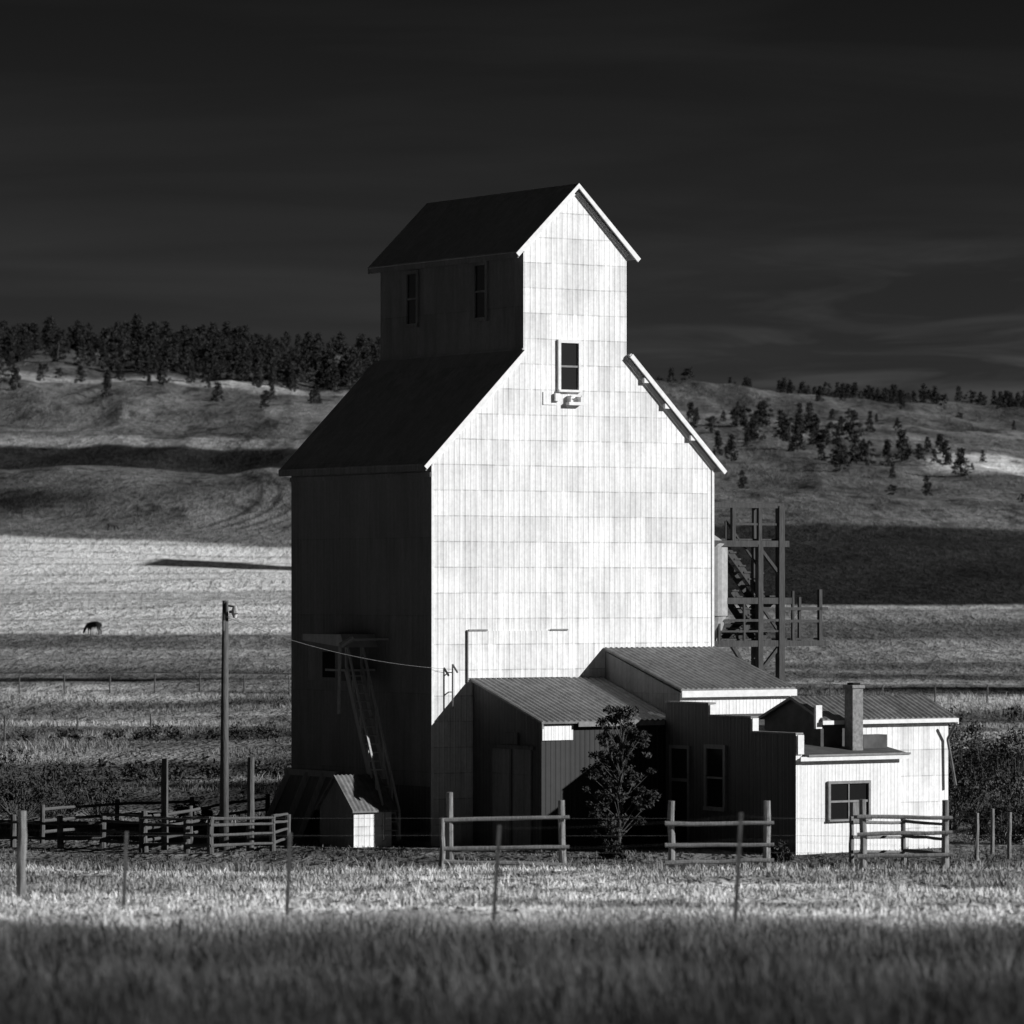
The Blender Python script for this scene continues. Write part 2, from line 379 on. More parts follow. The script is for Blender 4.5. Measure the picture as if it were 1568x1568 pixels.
side_window(E,C-hc,6.15,6.7,16.3,17.9); side_window(E,C-hc,2.1,2.68,16.3,17.95,'side_window_b')
B().box(1.30,5.05,-.05,-.006,5.02,6.47).obj('sheet_patch',M['white_sheet'],E)
B().box(1.3,2.0,-.09,-.052,6.47,6.52).box(4.35,5.0,-.09,-.052,6.47,6.52).box(1.27,1.30,-.07,-.006,4.9,6.5).obj('patch_battens',M['frame'],E)
B().tube((.62,-.22,4.1),(.62,-.22,5.45),.025).tube((.62,-.22,5.45),(.80,-.22,5.2),.03).beam((.62,-.22,4.6),(.62,0,4.6),.03).beam((.62,-.22,5.2),(.62,0,5.2),.03).obj('service_mast',M['steel'],E)
B().prism_u([(3.3,6.35),(5.6,6.35),(5.6,6.15),(3.1,5.95)],-1.25,-.01).obj('loading_hood_roof',M['roof'],E)
B().box(-1.1,-.01,3.6,5.5,4.9,6.1).obj('loading_hood_box',M['dark_sheet'],E)
B().box(-1.13,-1.103,3.9,4.6,5.0,5.8).obj('hood_opening',M['black'],E)
B().tube((-1.75,2.6,3.9),(-1.7,2.6,6.0),.055).tube((-1.7,2.6,6.0),(-1.3,2.5,6.25),.09).beam((-1.3,2.5,6.2),(-.0,2.5,6.2),.06).obj('spout_pipe',M['galv'],E)
st=B()
p0=Vector((-.5,3.3,5.3)); p1=Vector((-.95,.35,.1))
for o in (0,.55):
    a=Vector((-o,0,0)); st.beam(p0+a,p1+a,.06,.22); 
    st.beam(p0+a+Vector((0,0,.85)),p1+a+Vector((0,0,.85)),.06,.07)
    for k in range(6):
        q=p0.lerp(p1,k/5)+a; st.beam(q,q+Vector((0,0,.85)),.06,.06)
for k in range(1,20):
    q=p0.lerp(p1,k/20); st.box(q.x-.55,q.x,q.y-.1,q.y+.1,q.z,q.z+.04)
st.box(-1.15,-.05,3.2,4.4,5.2,5.27)
st.obj('outside_stair',M['palewood'],E)
B().poly([(-.05,5.6,1.9),(-.05,8.5,1.9),(-.95,8.9,-.7),(-.95,6.9,-.7)],[(0,1,2,3)]).obj('foundation_skirt',M['dark_sheet'],E)
B().beam((-.1,6.2,1.9),(-.9,6.7,-.5),.18).beam((-.1,7.2,1.9),(-1.0,7.6,-.5),.18).beam((-.1,8.4,1.9),(-1.05,8.9,-.5),.18).beam((-.08,5.4,1.9),(-.08,8.6,1.9),.15,.2).obj('skirt_braces',M['palewood'],E)
B().box(-.02,-.006,.1,5.4,0,1.7).obj('foundation_boards',M['dark_board'],E)
B().box(-.05,-.022,4.6,5.3,-.3,1.5).obj('side_door',M['black'],E)
B().tube((W+.55,.75,6.9),(W+.55,.75,9.1),.46,n=20).tube((W+.55,.75,9.1),(W+.3,.75,9.55),.4,.1,n=20).tube((W+.55,.75,5.9),(W+.55,.75,6.9),.12,.42,n=16).obj('dust_collector',M['galv'],E)
# ---------------------------------------------------------------- stair tower
T=bld('stair_tower')
s=B()
s.beam((13.69,.5,-.8),(13.69,.5,10.45),.22); s.beam((12.85,.5,-.8),(12.85,.5,9.2),.19)
s.beam((13.69,1.9,-.8),(13.69,1.9,9.2),.16); s.beam((11.75,1.9,-.8),(11.75,1.9,9.2),.14)
for u in (11.8,12.85): s.beam((u,.5,9.25),(u,.5,10.42),.13)
s.beam((13.69,1.9,9.25),(13.69,1.9,10.42),.12)
s.beam((10.7,.5,10.45),(13.8,.5,10.45),.14,.16); s.beam((11.4,1.9,10.45),(13.8,1.9,10.45),.12); s.beam((13.69,.5,10.45),(13.69,1.9,10.45),.12)
for z,x1 in ((9.22,14.0),(7.38,14.1),(6.0,13.9)):
    s.beam((10.7,.5,z),(x1,.5,z),.16,.20); s.beam((11.4,1.9,z),(x1-.1,1.9,z),.12,.14)
    s.beam((13.69,.5,z),(13.69,1.9,z),.1)
s.beam((11.2,.45,6.75),(13.69,.45,6.75),.08,.08); s.beam((11.2,.45,7.1),(11.2,.45,6.0),.08)
s.beam((11.2,.45,6.4),(13.69,.45,6.4),.06,.06); s.beam((12.2,.45,7.3),(12.2,.45,6.0),.07)
s.beam((11.8,.5,9.85),(13.69,.5,9.85),.07,.07)
s.beam((13.69,.5,6.0),(15.5,.5,6.0),.18,.18); s.beam((13.69,.5,7.12),(15.6,.5,7.12),.12,.10); s.beam((13.69,.5,6.72),(15.3,.5,6.72),.10,.09)
s.beam((15.3,.5,5.9),(15.3,.5,7.75),.12); s.beam((14.2,.5,6.0),(14.2,.5,7.7),.08); s.beam((15.3,1.6,5.9),(15.3,1.6,7.5),.09); s.beam((13.69,1.6,6.0),(15.5,1.6,6.0),.1)
s.beam((13.69,1.6,7.1),(15.3,1.6,7.1),.08); s.beam((15.3,.5,7.12),(15.3,1.6,7.1),.08)
s.beam((11.75,.5,5.95),(13.69,.5,3.4),.12); s.beam((13.69,.5,5.95),(12.0,.5,4.2),.10)
s.beam((12.85,.5,9.1),(13.69,.5,8.2),.10); s.beam((12.85,.5,7.3),(13.69,.5,6.3),.08)
s.obj('posts_and_beams',M['towerwood'],T)
f=B().box(11.4,13.9,.60,1.80,9.33,9.38).box(12.6,13.9,.9,1.80,7.50,7.55).box(11.4,15.4,.60,1.55,6.11,6.16)
f.obj('landings',M['towerwood'],T)
s=B()
for (a,b_) in (((11.6,9.15),(13.1,7.45)),((13.5,7.4),(12.0,6.15)),((11.9,7.7),(13.2,6.15))):
    for v in (.66,1.3):
        s.beam((a[0],v,a[1]),(b_[0],v,b_[1]),.06,.22); 
    for k in range(8):
        t_=(k+.5)/8; u=a[0]+(b_[0]-a[0])*t_; z=a[1]+(b_[1]-a[1])*t_
        s.box(u-.13,u+.13,.60,1.36,z+.08,z+.13)
s.beam((11.6,.62,9.95),(13.1,.62,8.25),.06); s.beam((11.6,.62,9.15),(11.6,.62,9.95),.06)
s.obj('stair_flights',M['towerwood'],T)
# ---------------------------------------------------------------- sheds
def corr(par,u0,u1,v0,z0,v1,z1,name,mat,pitch=.2,amp=.022,t=.05):
    n=int((u1-u0)/pitch*8); us=np.linspace(u0,u1,n+1); vs=[];fs=[]
    for u in us:
        o=amp*(math.sin(2*math.pi*u/pitch)+1)
        vs+=[(u,v0,z0+o),(u,v1,z1+o),(u,v0,z0-t),(u,v1,z1-t)]
    for i in range(n):
        a=4*i;c=a+4
        fs+=[(a,c,c+1,a+1),(a+2,a+3,c+3,c+2),(a,a+2,c+2,c),(a+1,c+1,c+3,a+3)]
    fs+=[(0,1,3,2),(4*n,4*n+2,4*n+3,4*n+1)]
    return B().poly(vs,fs).obj(name,mat,par)
SH=bld('truck_shed')
B().prism_u([(-.01,-1),(-.01,4.90),(-3.8,3.74),(-3.8,-1)],1.5,6.30).obj('walls',M['dark_board'],SH,[M['shaded_board_x']],lambda p:1 if p.center.y<-3.7 and abs(p.normal.y)>.5 else 0)  # front face takes the boards with shade painted in
corr(SH,1.38,6.36,-4.0,3.75,-.055,4.98,'corrugated_roof',M['shed_roof'])
B().box(1.40,1.46,-3.98,-3.90,3.55,3.70).box(2.7,5.9,-4.03,-4.005,3.60,3.74).obj('fascia',M['frame'],SH)
B().box(1.5,2.62,-3.85,-3.803,3.2,3.66).obj('sunlit_patch_panel',M['white_board'],SH)  # white panel painted in for the patch of sunlight on the front
B().box(1.44,1.497,-3.3,-1.2,-.3,2.9).obj('sliding_door',M['dark_sheet'],SH)
B().box(1.40,1.44,-3.5,-.9,2.9,3.02).box(1.40,1.437,-2.3,-2.2,-.3,2.9).box(1.42,1.497,-2.6,-1.9,3.05,3.4).obj('door_track',M['dark_board'],SH)
B().box(4.3,5.0,-3.83,-3.803,.6,2.0).obj('shuttered_window',M['black'],SH)
S2=bld('lean_to_shed')
B().prism_u([(-.01,-1),(-.01,5.80),(-4.05,4.58),(-4.05,-1)],6.45,10.7).obj('walls',M['dark_sheet'],S2,[M['white_board']],lambda p:1 if abs(p.normal.y)>.5 and p.center.y<-4 else 0)  # shaded sides use the darkened sheet, the front is white
corr(S2,6.38,10.78,-4.2,4.68,-.055,5.90,'corrugated_roof',M['shed_roof'])
B().box(6.38,10.78,-4.26,-4.205,4.44,4.64).obj('fascia',M['trim'],S2)
OF=bld('office_building')
u3=5.94; vf=-10.59; ur=9.88
B().prism_u([(-4.25,-1),(-4.25,3.78),(vf,2.72),(vf,-1)],u3+.24,ur).obj('walls',M['white_board'],OF)
par=[(-4.0,-1),(-4.0,4.28),(-6.24,4.28),(-6.24,3.92),(-8.39,3.92),(-8.39,3.48),(vf-.02,3.48),(vf-.02,-1)]
B().prism_u(par,u3,u3+.22).obj('stepped_parapet_wall',M['dark_board'],OF,[M['white_board']],lambda p:1 if p.normal.y<-.5 else 0)  # shade in the side colour, white on the sunlit step ends
cp=B()
for a,b_,z in ((-4.0,-6.27,4.285),(-6.24,-8.42,3.925),(-8.39,vf-.05,3.485)):
    cp.box(u3-.03,u3+.25,b_,a,z,z+.05)
cp.obj('parapet_cap',M['dark_sheet'],OF)
B().box(u3+.02,u3+.24,-6.30,-6.262,3.96,4.27).box(u3+.02,u3+.24,-8.45,-8.412,3.52,3.91).box(u3+.02,u3+.24,vf-.10,vf-.062,2.9,3.47).obj('parapet_end_trim',M['trim'],OF)
rf=B().prism_u([(vf-.22,2.80),(vf-.22,2.86),(-4.1,3.90),(-4.1,3.84)],u3+.26,ur+.15); rf.obj('roof',M['tar_roof'],OF)
B().box(u3+.0,ur+.12,vf-.26,vf-.223,2.70,2.83).obj('fascia',M['trim'],OF)
B().box(u3+.27,ur+.14,vf-.30,vf-.263,2.83,2.89).obj('gutter',M['frame'],OF)
window(OF,7.18,8.60,.95,2.0,vf,.08,False,'frame',name='front_window')
B().box(7.86,7.90,vf-.055,vf-.022,.95,2.0).obj('front_window_mullion',M['frame'],OF)
B().box(8.05,8.3,vf-.03,vf-.021,1.05,1.45).obj('window_curtain',M['wood'],OF)
B().box(u3-.06,u3-.003,-5.3,-5.2,.1,2.9).box(u3-.06,u3-.003,-4.36,-4.26,.1,2.9).box(u3-.06,u3-.003,-5.3,-4.26,2.9,3.0).box(u3-.04,u3-.003,-5.2,-4.36,1.9,2.0).obj('door_frame',M['dark_sheet'],OF)
B().box(u3-.02,u3-.004,-5.2,-4.36,.1,2.9).obj('door',M['black'],OF)
side_window(OF,u3,-7.05,-6.2,1.2,2.95)
OB=bld('white_outbuilding')
vb=-9.5
gab=[(vb,-1),(vb,3.87),(-8.1,4.42),(-6.7,3.87),(-6.7,-1)]
B().prism_u(gab,8.9,12.57).obj('walls',M['white_sheet'],OB)
B().prism_u(gab,7.7,8.88).obj('dark_end_walls',M['tar_roof'],OB)  # end section of the walls in the dark roof material
corr(OB,7.62,12.78,vb-.2,3.85,-8.1,4.50,'roof_slope_front',M['shed_roof'])
corr(OB,7.62,12.78,-6.5,3.85,-8.1,4.50,'roof_slope_rear',M['shed_roof'])
B().box(7.6,12.78,vb-.25,vb-.205,3.72,3.84).prism_u([(vb-.2,3.66),(vb-.2,3.80),(-8.1,4.45),(-8.1,4.31)],12.785,12.82).box(7.45,7.68,vb-.1,vb+.0,3.6,4.3).obj('trim_boards',M['trim'],OB)
ch=B().box(8.36,8.76,-10.2,-9.80,2.6,4.80).box(8.32,8.80,-10.24,-9.76,4.80,4.90); ch.obj('brick_chimney',M['brick'],OB,bevel=.015)
B().box(8.42,8.70,-10.14,-9.86,4.9,4.97).obj('chimney_flue',M['black'],OB)
B().box(9.0,9.9,-9.9,-9.52,3.0,3.40).obj('dark_roof_box',M['tar_roof'],OB)  # low dark box against the wall above the office roof
B().tube((12.5,vb-.45,3.7),(12.45,vb-.12,3.2),.045).tube((12.45,vb-.12,3.2),(12.62,vb-.3,1.8),.045).obj('downpipe',M['steel'],OB)
PH=bld('small_shed')
B().prism_u([(.4,-.8),(.4,1.06),(1.4,2.0),(2.4,1.06),(2.4,-.8)],-2.55,-1.2).obj('walls',M['dark_sheet'],PH,[M['white_sheet']],lambda p:1 if p.normal.y<-.5 and p.center.y<.5 else 0)  # light sheet for the sunlit front, darkened sheet for the shaded sides
corr(PH,-2.66,-1.05,.28,1.0,1.4,2.06,'roof_slope_front',M['shed_roof'],.15,.015,.04)
corr(PH,-2.66,-1.05,2.52,1.0,1.4,2.06,'roof_slope_rear',M['shed_roof'],.15,.015,.04)
# ---------------------------------------------------------------- utility pole and wires
px,py=-8.65,137.2; gz=h1(px,py)
P=empty('utility_pole',(px,py,gz))
B().tube((0,0,-.3),(.05,0,7.5),.15,.09,n=12).obj('pole',M['darkwood'],P,smooth=True)
B().beam((.05,0,7.35),(.30,-.1,7.32),.05).tube((.10,-.16,7.0),(.10,-.16,7.45),.05,n=8).tube((.0,-.15,6.6),(.0,-.15,6.9),.04,n=8).obj('bracket',M['steel'],P)
B().tube((.34,-.12,7.34),(.34,-.12,7.20),.06,.10,n=12).tube((.34,-.12,7.20),(.34,-.12,7.12),.17,.18,n=14).obj('yard_lamp_head',M['galv'],P)
B().tube((.34,-.12,7.12),(.34,-.12,6.98),.10,.05,n=12).obj('lamp_lens',M['trim'],P)
def wire(name,a,b_,sag,r=.01,seg=14,mat='steel',parent=None):
    a=Vector(a);b_=Vector(b_);w=B();pr=None
    for i in range(seg+1):
        t=i/seg;q=a.lerp(b_,t);q.z-=sag*4*t*(1-t)
        if pr is not None:w.tube(pr,q,r,n=5)
        pr=q
    return w.obj(name,M[mat],parent)
q=loc(.62,-.22,5.3)
wire('overhead_wire',(px+.1,py-.1,gz+7.0),q,.3,.006,mat='wood')
# ---------------------------------------------------------------- fences
def post(b,x,y,h,r=.085,tilt=.03,sink=.3,n=9):
    z=h1(x,y); tx=random.uniform(-tilt,tilt)*h; ty=random.uniform(-tilt,tilt)*h
    b.tube((x-.0,y,z-sink),(x+tx,y+ty,z+h),r*1.08,r*.92,n=n,wob=.012); return Vector((x+tx*.5,y,z))
FE=empty('wooden_fence')
Yf=106; fx=lambda p:(p-784)/7000*Yf
posts=B();rails=B();L=[(690,1.80),(862,1.62),(1028,1.6),(1175,1.6),(1322,1.65),(1448,1.62)]
for p,h in L: post(posts,fx(p),Yf,h,.085)
post(posts,fx(676),Yf+1.2,1.2,.07)
post(posts,fx(1448)+6,Yf+.5,1.5)
for a,b_,zs in ((690,862,(1.20,.52,.16)),(1028,1175,(1.12,.62,.20)),(1322,1448,(1.22,.85,.38))):
    for z in zs:
        za=h1(fx(a),Yf)+z+random.uniform(-.05,.05); zb=h1(fx(b_),Yf)+z+random.uniform(-.05,.05)
        rails.tube((fx(a)-.15,Yf-.10,za),(fx(b_)+.15,Yf-.10,zb),.055,.045,n=8,wob=.03)
posts.obj('posts',M['wood'],FE); rails.obj('rails',M['wood'],FE)
w=B()
for a,b_ in ((862,1028),(1175,1322),(1448,1840),(690,100)):
    for z in (.4,.8,1.2):
        w.tube((fx(a),Yf-.1,h1(fx(a),Yf)+z),(fx(b_),Yf-.1,h1(fx(b_),Yf)+z),.003,n=4)
w.obj('wire_strands',M['steel'],FE)
CR=empty('corral_fence'); cb=B()
cp_=[(1305,124),(1385,125),(1450,123)]
for i,(p,y) in enumerate(cp_):
    x=(p-784)/7000*y; post(cb,x,y,1.35,.07)
for (p,y),(p2,y2) in zip(cp_[:-1],cp_[1:]):
    for z in (.4,.8,1.2):
        x=(p-784)/7000*y;x2=(p2-784)/7000*y2
        cb.tube((x,y-.08,h1(x,y)+z),(x2,y2-.08,h1(x2,y2)+z-.04),.05,.04,n=7,wob=.02)
for p,y in ((1495,128),(1520,134),(1545,131),(1580,131)):
    post(cb,(p-784)/7000*y,y,1.35,.06)
cb.obj('posts_and_rails',M['wood'],CR)
LC=empty('corral_fence'); cb=B()
pts=[(-140,141,1.0),(-60,141,1.0),(20,140,1.0),(92,139,1.0),(157,139,1.0),(222,136,1.25),(286,135,1.1),(322,134.5,1.1),(418,136,1.05),(440,139,1.0)]
Q=[((p-784)/7000*y,y,h) for p,y,h in pts]
for x,y,h in Q: post(cb,x,y,h,.10)
for k,(a,b_) in enumerate(zip(Q[:-1],Q[1:])):
    for z in ((.3,.78) if k<4 else (.25,.55,.85,1.05)):
        cb.tube((a[0],a[1]-.1,h1(a[0],a[1])+z),(b_[0],b_[1]-.1,h1(b_[0],b_[1])+z+random.uniform(-.06,.06)),.05,.04,n=7,wob=.02)
Q2=[(-11.0,136),(-9.9,141),(-9.2,146),(-8,150)]
for x,y in Q2: post(cb,x,y,1.2,.08)
for a,b_ in zip(Q2[:-1],Q2[1:]):
    for z in (.35,.7,1.05): cb.tube((a[0],a[1],h1(*a)+z),(b_[0],b_[1],h1(*b_)+z),.05,.045,n=7,wob=.02)
Q3=[(-14.6,142),(-12.6,146),(-10.4,148)]
for x,y in Q3: post(cb,x,y,1.2,.08)
for a,b_ in zip(Q3[:-1],Q3[1:]):
    for z in (.35,.7,1.05): cb.tube((a[0],a[1],h1(*a)+z),(b_[0],b_[1],h1(*b_)+z),.05,.045,n=7,wob=.02)
cb.obj('posts_and_rails',M['darkwood'],LC)
TP=empty('tall_gate_posts'); cb=B()
for p,y,h in ((252,138,2.75),(383,136,2.8)):
    post(cb,(p-784)/7000*y,y,h,.11,.01)
cb.obj('posts',M['darkwood'],TP)
cb=B(); post(cb,-8.8,82,1.55,.085,.01); cb.obj('fence_post',M['wood'])
WF=empty('wire_fence'); cb=B(); wb=B()
TPp=[(-60,86,1.3),(190,74,1.25),(440,66,1.25),(757,61,1.4),(1127,60.5,1.6),(1640,60,1.5)]
tops=[]
for p,y,h in TPp:
    x=(p-784)/7000*y; z=h1(x,y); l=.06 if p<700 else .10
    cb.beam((x-l*.3,y,z-.2),(x+l*.7,y,z+h),.055,.045); tops.append((x,y,z,h,l))
for a,b_ in zip(tops[:-1],tops[1:]):
    for f_ in (.3,.55,.78,.97):
        pr=None
        for i in range(9):
            t=i/8; A_=Vector((a[0]+a[4]*.7*f_,a[1]-.03,a[2]+a[3]*f_)); Bq=Vector((b_[0]+b_[4]*.7*f_,b_[1]-.03,b_[2]+b_[3]*f_))
            q=A_.lerp(Bq,t); q.z-=.04*4*t*(1-t)
            if pr is not None: wb.tube(pr,q,.0018,n=4)
            pr=q
cb.obj('steel_posts',M['steel'],WF); wb.obj('barbed_wire',M['steel'],WF)
PF=empty('pasture_fence'); cb=B()
for y0,x0,x1,dx in ((330,-48,-12,3.2),(255,-28,-8,4),(300,14,42,3.5)):
    for x in np.arange(x0,x1,dx): post(cb,float(x),y0+.1*float(x),1.3,.06,n=5)
cb.obj('posts',M['darkwood'],PF)
# ---------------------------------------------------------------- cattle
def cow(x,y,rz,sc=1.0):
    J=[((0,0,1.12),.33),((-.55,0,1.15),.30),((-.82,0,1.13),.22),((.5,0,1.10),.34),((.8,0,1.1),.25),
       ((1.05,0,.88),.15),((1.28,0,.50),.12),((1.38,0,.26),.10),((1.45,0,.12),.06),
       ((-.95,0,1.15),.05),((-1.0,0,.6),.03)]
    Ed=[(0,1),(1,2),(0,3),(3,4),(4,5),(5,6),(6,7),(7,8),(2,9),(9,10)]
    for sy in (-.17,.17):
        o=len(J); J+=[((.62,sy,.82),.13),((.60,sy*1.05,.45),.07),((.60,sy*1.05,.2),.05),((.64,sy*1.05,.02),.06)]; Ed+=[(3,o),(o,o+1),(o+1,o+2),(o+2,o+3)]
        o=len(J); J+=[((-.62,sy,.85),.16),((-.58,sy*1.1,.62),.10),((-.80,sy*1.1,.42),.06),((-.76,sy*1.1,.02),.06)]; Ed+=[(1,o),(o,o+1),(o+1,o+2),(o+2,o+3)]
    for sy in (-1,1):
        o=len(J); J+=[((1.30,sy*.18,.56),.04)]; Ed+=[(6,o)]
    me=bpy.data.meshes.new('cow'); me.from_pydata([j[0] for j in J],Ed,[])
    ob=bpy.data.objects.new('cow',me); scene.collection.objects.link(ob)
    ob.modifiers.new('Skin','SKIN')
    if not me.skin_vertices:
        bpy.context.view_layer.objects.active=ob
    for i,j in enumerate(J):
        me.skin_vertices[0].data[i].radius=(j[1],j[1])
    me.skin_vertices[0].data[0].use_root=True
    sb=ob.modifiers.new('Sub','SUBSURF'); sb.levels=1; sb.render_levels=1
    me.materials.append(M['hide'])
    ob.location=(x,y,h1(x,y)); ob.rotation_euler=(0,0,rz); ob.scale=(sc,)*3
try:
    cow(-44.6,488,2.6,1.0); cow(-72.5,828,.5,.95)
except Exception as ex:
    print('cow failed',ex)
# ---------------------------------------------------------------- plants
def leaves(clumps,n,size,flat=1.0):
    cl=np.array([c[:3] for c in clumps]); cr=np.array([c[3] for c in clumps])
    p=cr**2/np.sum(cr**2); k=rng.choice(len(cl),n,p=p)
    d=rng.normal(size=(n,3)); d/=np.linalg.norm(d,axis=1)[:,None]
    rr=rng.uniform(.0,1.25,n)**.7
    c=cl[k]+d*(cr[k]*rr)[:,None]*np.array([1,1,flat])
    a=rng.normal(size=(n,3)); a/=np.linalg.norm(a,axis=1)[:,None]
    b_=np.cross(a,rng.normal(size=(n,3))); b_/=np.linalg.norm(b_,axis=1)[:,None]
    s=size*rng.uniform(.5,1.4,n)[:,None]
    V=np.stack([c-a*s,c-b_*s*.5,c+a*s,c+b_*s*.5],1)
    F_=np.arange(n*4).reshape(n,4)
    tone=np.clip(.5+.35*(rng.uniform(-1,1,len(cl))[k])+rng.uniform(-.3,.3,n),0,1)
    return V.reshape(-1,3),F_,np.repeat(tone,4)
def make_tree(name,h,w,nl,size,mat,trunk_r=.12,nclump=14,base=.25,shape='round',loc_=(0,0,0),nl_branch=8,as_mesh=False,cs=1.0):
    cl=[];tb=B()
    tb.tube((0,0,-.3),(0.03*h,0,h*.8),trunk_r,trunk_r*.3,n=7,wob=.02*h)
    for i in range(nclump):
        t=base+(1-base)*((i+.5)/nclump if shape=='pine' else random.random()**.8)
        if shape=='pine': rad=w*.5*(1.04-t)**.75*1.15
        else: rad=w*.5*math.sin(math.pi*min(1,max(.05,(t-base)/(1-base)*.85+.12)))**.6
        a=i*2.4+random.uniform(-.6,.6) if shape=='pine' else random.uniform(0,2*math.pi); r=rad*random.uniform(.35,1.0)
        cr=w*random.uniform(.10,.2)*cs
        c=(math.cos(a)*r,math.sin(a)*r,h*t-cr*.4)
        cl.append((*c,cr))
        if i<nl_branch: tb.tube((0.02*h*t,0,h*max(.1,t-.22)),c,trunk_r*.4,trunk_r*.12,n=5)
    if shape=='pine': cl.append((0,0,h*.95,w*.08)); cl.append((0,0,h*.75,w*.16)); cl.append((0,0,h*.5,w*.2))
    V,F_,a=leaves(cl,nl,size,.7)
    if as_mesh:
        o1=mesh_np(name,V,F_,4,mat,a); return o1,tb
    par=empty(name,loc_)
    mesh_np('leaf_crown',V,F_,4,mat,a,parent=par); tb.obj('trunk_and_limbs',M['bark'],par)
    return par
make_tree('small_tree',4.5,2.3,6500,.055,M['leaf'],.05,85,.08,'round',(3.15,135.2,h1(3.15,135.2)),55,cs=.5)
def shrub(name,x,y,h,w,n,size=.07,mat='shrub'):
    cl=[];tb=B()
    for i in range(30):
        a=random.uniform(0,6.28);r=w*.5*random.random()**.6;z=h*random.uniform(.1,.95)*(1-.35*(r/(w*.5)))
        cl.append((math.cos(a)*r,math.sin(a)*r,z,random.uniform(.10,.2)*min(w,h)*.8))
        tb.tube((math.cos(a)*.1,math.sin(a)*.1,-.1),cl[-1][:3],.02,.008,n=4)
        tb.tube(cl[-1][:3],(cl[-1][0]*1.1,cl[-1][1]*1.1,cl[-1][2]+h*.22),.012,.004,n=4)
    V,F_,a=leaves(cl,n,size,1)
    par=empty(name,(x,y,h1(x,y))); mesh_np('foliage',V,F_,4,M[mat],a,parent=par); tb.obj('stems',M['bark'],par)
for x,y,h,w in ((14.6,152,4.1,3.2),(16.4,149,3.7,3.0),(18.6,150,4.3,3.5),(15.2,142,1.8,2.2),(17,141,1.5,2.5),(15.6,156,4.6,3)):
    shrub('tall_shrub',x,y,h,w,3400,.065)
for x,y,h,w in ((-18.2,166,2.6,3.2),(-16.2,164,2.2,2.6),(-14.6,161,1.7,2.2),(-20.6,168,2.7,3),(-17.2,160,1.8,2.6),(-10.4,150,1.1,1.8),(7.6,129,.6,.5),(2.9,131,.6,.7)):
    shrub('shrub',x,y,h,w,1800,.06)
def brush(name,x0,x1,y0,slope,h,n):
    cl=[]
    for i in range(n):
        x=random.uniform(x0,x1); y=y0+slope*(x-x0)+random.gauss(0,2.0); 
        if float(fbm(x/5,y/5,131,2))<-.05: continue
        hh=h*random.uniform(.4,1.1); cl.append((x,y,h1(x,y)+hh*.45,hh*.55))
    V,F_,a=leaves(cl,len(cl)*70,.10,.9); mesh_np(name,V,F_,4,M['shrub'],a)
brush('ditch_brush',-30,-8,196,.15,.9,110)
brush('ditch_brush',-38,-12,250,-.1,.8,110)
brush('ditch_brush',12,44,270,.12,1.0,110)
brush('ditch_brush',18,34,205,.0,.9,70)
# distant trees
DT=empty('distant_trees')
var=[]
for i in range(7):
    shp='round' if i%3==2 else 'pine'
    o,tb=make_tree('pine_variant',8+random.uniform(-1,2),4.8 if shp=='pine' else 6,1300,.30,M['pine'],.22,26,.10,shp,as_mesh=True,cs=1.1 if shp=='pine' else .9)
    tobj=tb.obj('trunk_variant',M['bark'])
    var.append((o.data,tobj.data)); bpy.data.objects.remove(o); bpy.data.objects.remove(tobj)
def dtree(x,y,s):
    md,td=random.choice(var); z=h1(x,y)-.2; r=random.uniform(0,6.28); sx=s*random.uniform(.85,1.35)
    for d,nm in ((md,'tree_crown'),(td,'tree_trunk')):
        o=bpy.data.objects.new(nm,d); o.location=(x,y,z); o.rotation_euler=(0,0,r); o.scale=(sx,sx,s)
        scene.collection.objects.link(o); o.parent=DT
c=0
while c<720:
    y=random.uniform(1420,1740); x=random.uniform(-330,-20)
    lim=1425+ (85 if x/y<-.085 else 0)+50*float(fbm(x/35,0,115,2))
    if y<lim: continue
    if float(fbm(x/28,y/60,111,2))<-.24: continue
    dtree(x,y,random.uniform(.55,1.2)); c+=1
for i in range(26): dtree(random.uniform(-160,-50),random.uniform(1330,1460),random.uniform(.4,.8))
c=0
while c<200:
    y=random.uniform(1600,1735); x=random.uniform(50,290)
    if random.random()>.12+.88*max(0,min(1,(x-75)/60)): continue
    if float(fbm(x/14,y/60,117,2))<-.2: continue
    dtree(x,y,random.uniform(.35,.75)); c+=1
for i in range(60):
    x=random.gauss(92,16); y=random.gauss(1290,80)
    if float(fbm(x/9,y/50,119,2))<-.25: continue
    dtree(x,y,random.uniform(.35,1.0))
for i in range(34):
    x=random.uniform(45,170); y=random.uniform(1000,1550); dtree(x,y,random.uniform(.15,.55))
for x,y,s in ((52,1330,.9),(54,1200,.8),(112,1180,.8),(110,1120,.8),(-118,1330,.8),(-70,1300,.6),(118,1260,.7)):
    dtree(x,y,s)
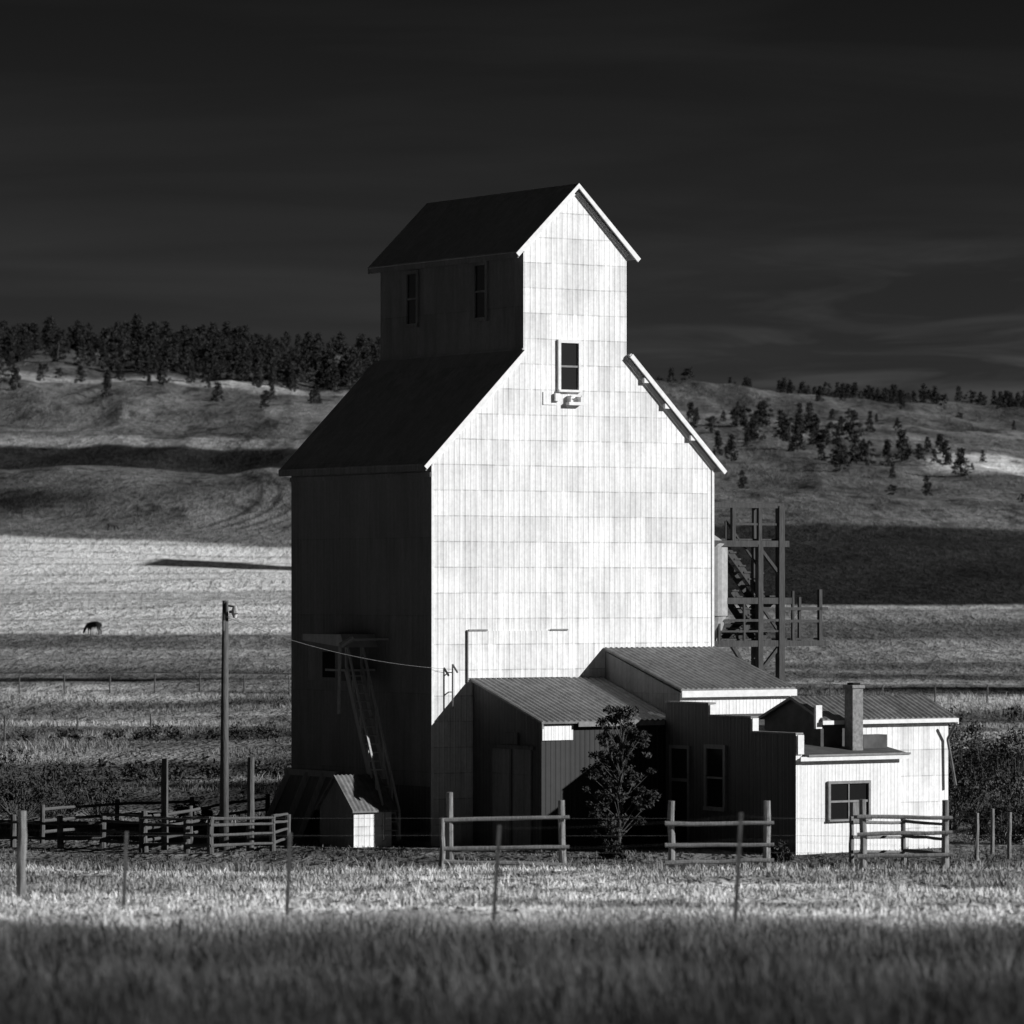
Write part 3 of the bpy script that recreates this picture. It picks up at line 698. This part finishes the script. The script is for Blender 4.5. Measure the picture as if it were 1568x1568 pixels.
# ---------------------------------------------------------------- light
az=math.radians(18); el=math.radians(21)
Sd=Vector((math.cos(az)*math.cos(el),-math.sin(az)*math.cos(el),math.sin(el)))
ld=bpy.data.lights.new('sun','SUN'); ld.energy=5.0; ld.angle=math.radians(.53); ld.color=(1,1,1)
so=bpy.data.objects.new('sun',ld); so.rotation_euler=Sd.to_track_quat('Z','Y').to_euler(); so.location=(60,-30,60); scene.collection.objects.link(so)
wd=bpy.data.worlds.new('World'); scene.world=wd; wd.use_nodes=True; nt=wd.node_tree
bg=nt.nodes['Background']; sky=N(nt,'ShaderNodeTexSky',sky_type='NISHITA'); sky.sun_disc=False
sky.sun_elevation=el; sky.sun_rotation=math.radians(108)
sep=N(nt,'ShaderNodeSeparateColor'); nt.links.new(sky.outputs[0],sep.inputs[0])
tc=N(nt,'ShaderNodeTexCoord'); mp=N(nt,'ShaderNodeMapping'); mp.inputs['Scale'].default_value=(1,1,10); mp.inputs['Rotation'].default_value=(0,math.radians(2.0),0)
nt.links.new(tc.outputs['Generated'],mp.inputs[0])
cn=N(nt,'ShaderNodeTexNoise'); cn.inputs['Scale'].default_value=6; cn.inputs['Detail'].default_value=5; cn.inputs['Roughness'].default_value=.5; cn.inputs['Distortion'].default_value=.5
nt.links.new(mp.outputs[0],cn.inputs[0])
cl=mrange(nt,cn.outputs[0],.45,.75,1.0,1.5)
sx=N(nt,'ShaderNodeSeparateXYZ'); nt.links.new(tc.outputs['Generated'],sx.inputs[0])
hz=mrange(nt,sx.outputs[2],.03,.13,2.2,1.0)
mp2=N(nt,'ShaderNodeMapping'); mp2.inputs['Scale'].default_value=(1,1,7); mp2.inputs['Rotation'].default_value=(0,math.radians(-6),0); nt.links.new(tc.outputs['Generated'],mp2.inputs[0])
c2=N(nt,'ShaderNodeTexNoise'); c2.inputs['Scale'].default_value=22; c2.inputs['Detail'].default_value=5; c2.inputs['Roughness'].default_value=.55; c2.inputs['Distortion'].default_value=.8
nt.links.new(mp2.outputs[0],c2.inputs[0])
wis=math_(nt,'MULTIPLY',mrange(nt,c2.outputs[0],.46,.72,0,1.4),math_(nt,'MULTIPLY',mrange(nt,sx.outputs[0],.01,.07,0,1),mrange(nt,sx.outputs[2],.045,.085,1,0)))
v=math_(nt,'MULTIPLY',sep.outputs[0],cl)
v=math_(nt,'MULTIPLY',v,hz)
v=math_(nt,'MULTIPLY',v,math_(nt,'ADD',wis,1.0))
v=math_(nt,'MULTIPLY',v,.062)
nt.links.new(v,bg.inputs[0]); bg.inputs[1].default_value=.05
# ---------------------------------------------------------------- camera
cd=bpy.data.cameras.new('camera'); cd.sensor_width=56; cd.lens=250; cd.shift_y=.074; cd.clip_start=1; cd.clip_end=12000
cd.dof.use_dof=True; cd.dof.focus_distance=155; cd.dof.aperture_fstop=3.2
co=bpy.data.objects.new('camera',cd); co.location=(0,0,7.8); co.rotation_euler=(math.radians(90),0,0)
scene.collection.objects.link(co); scene.camera=co
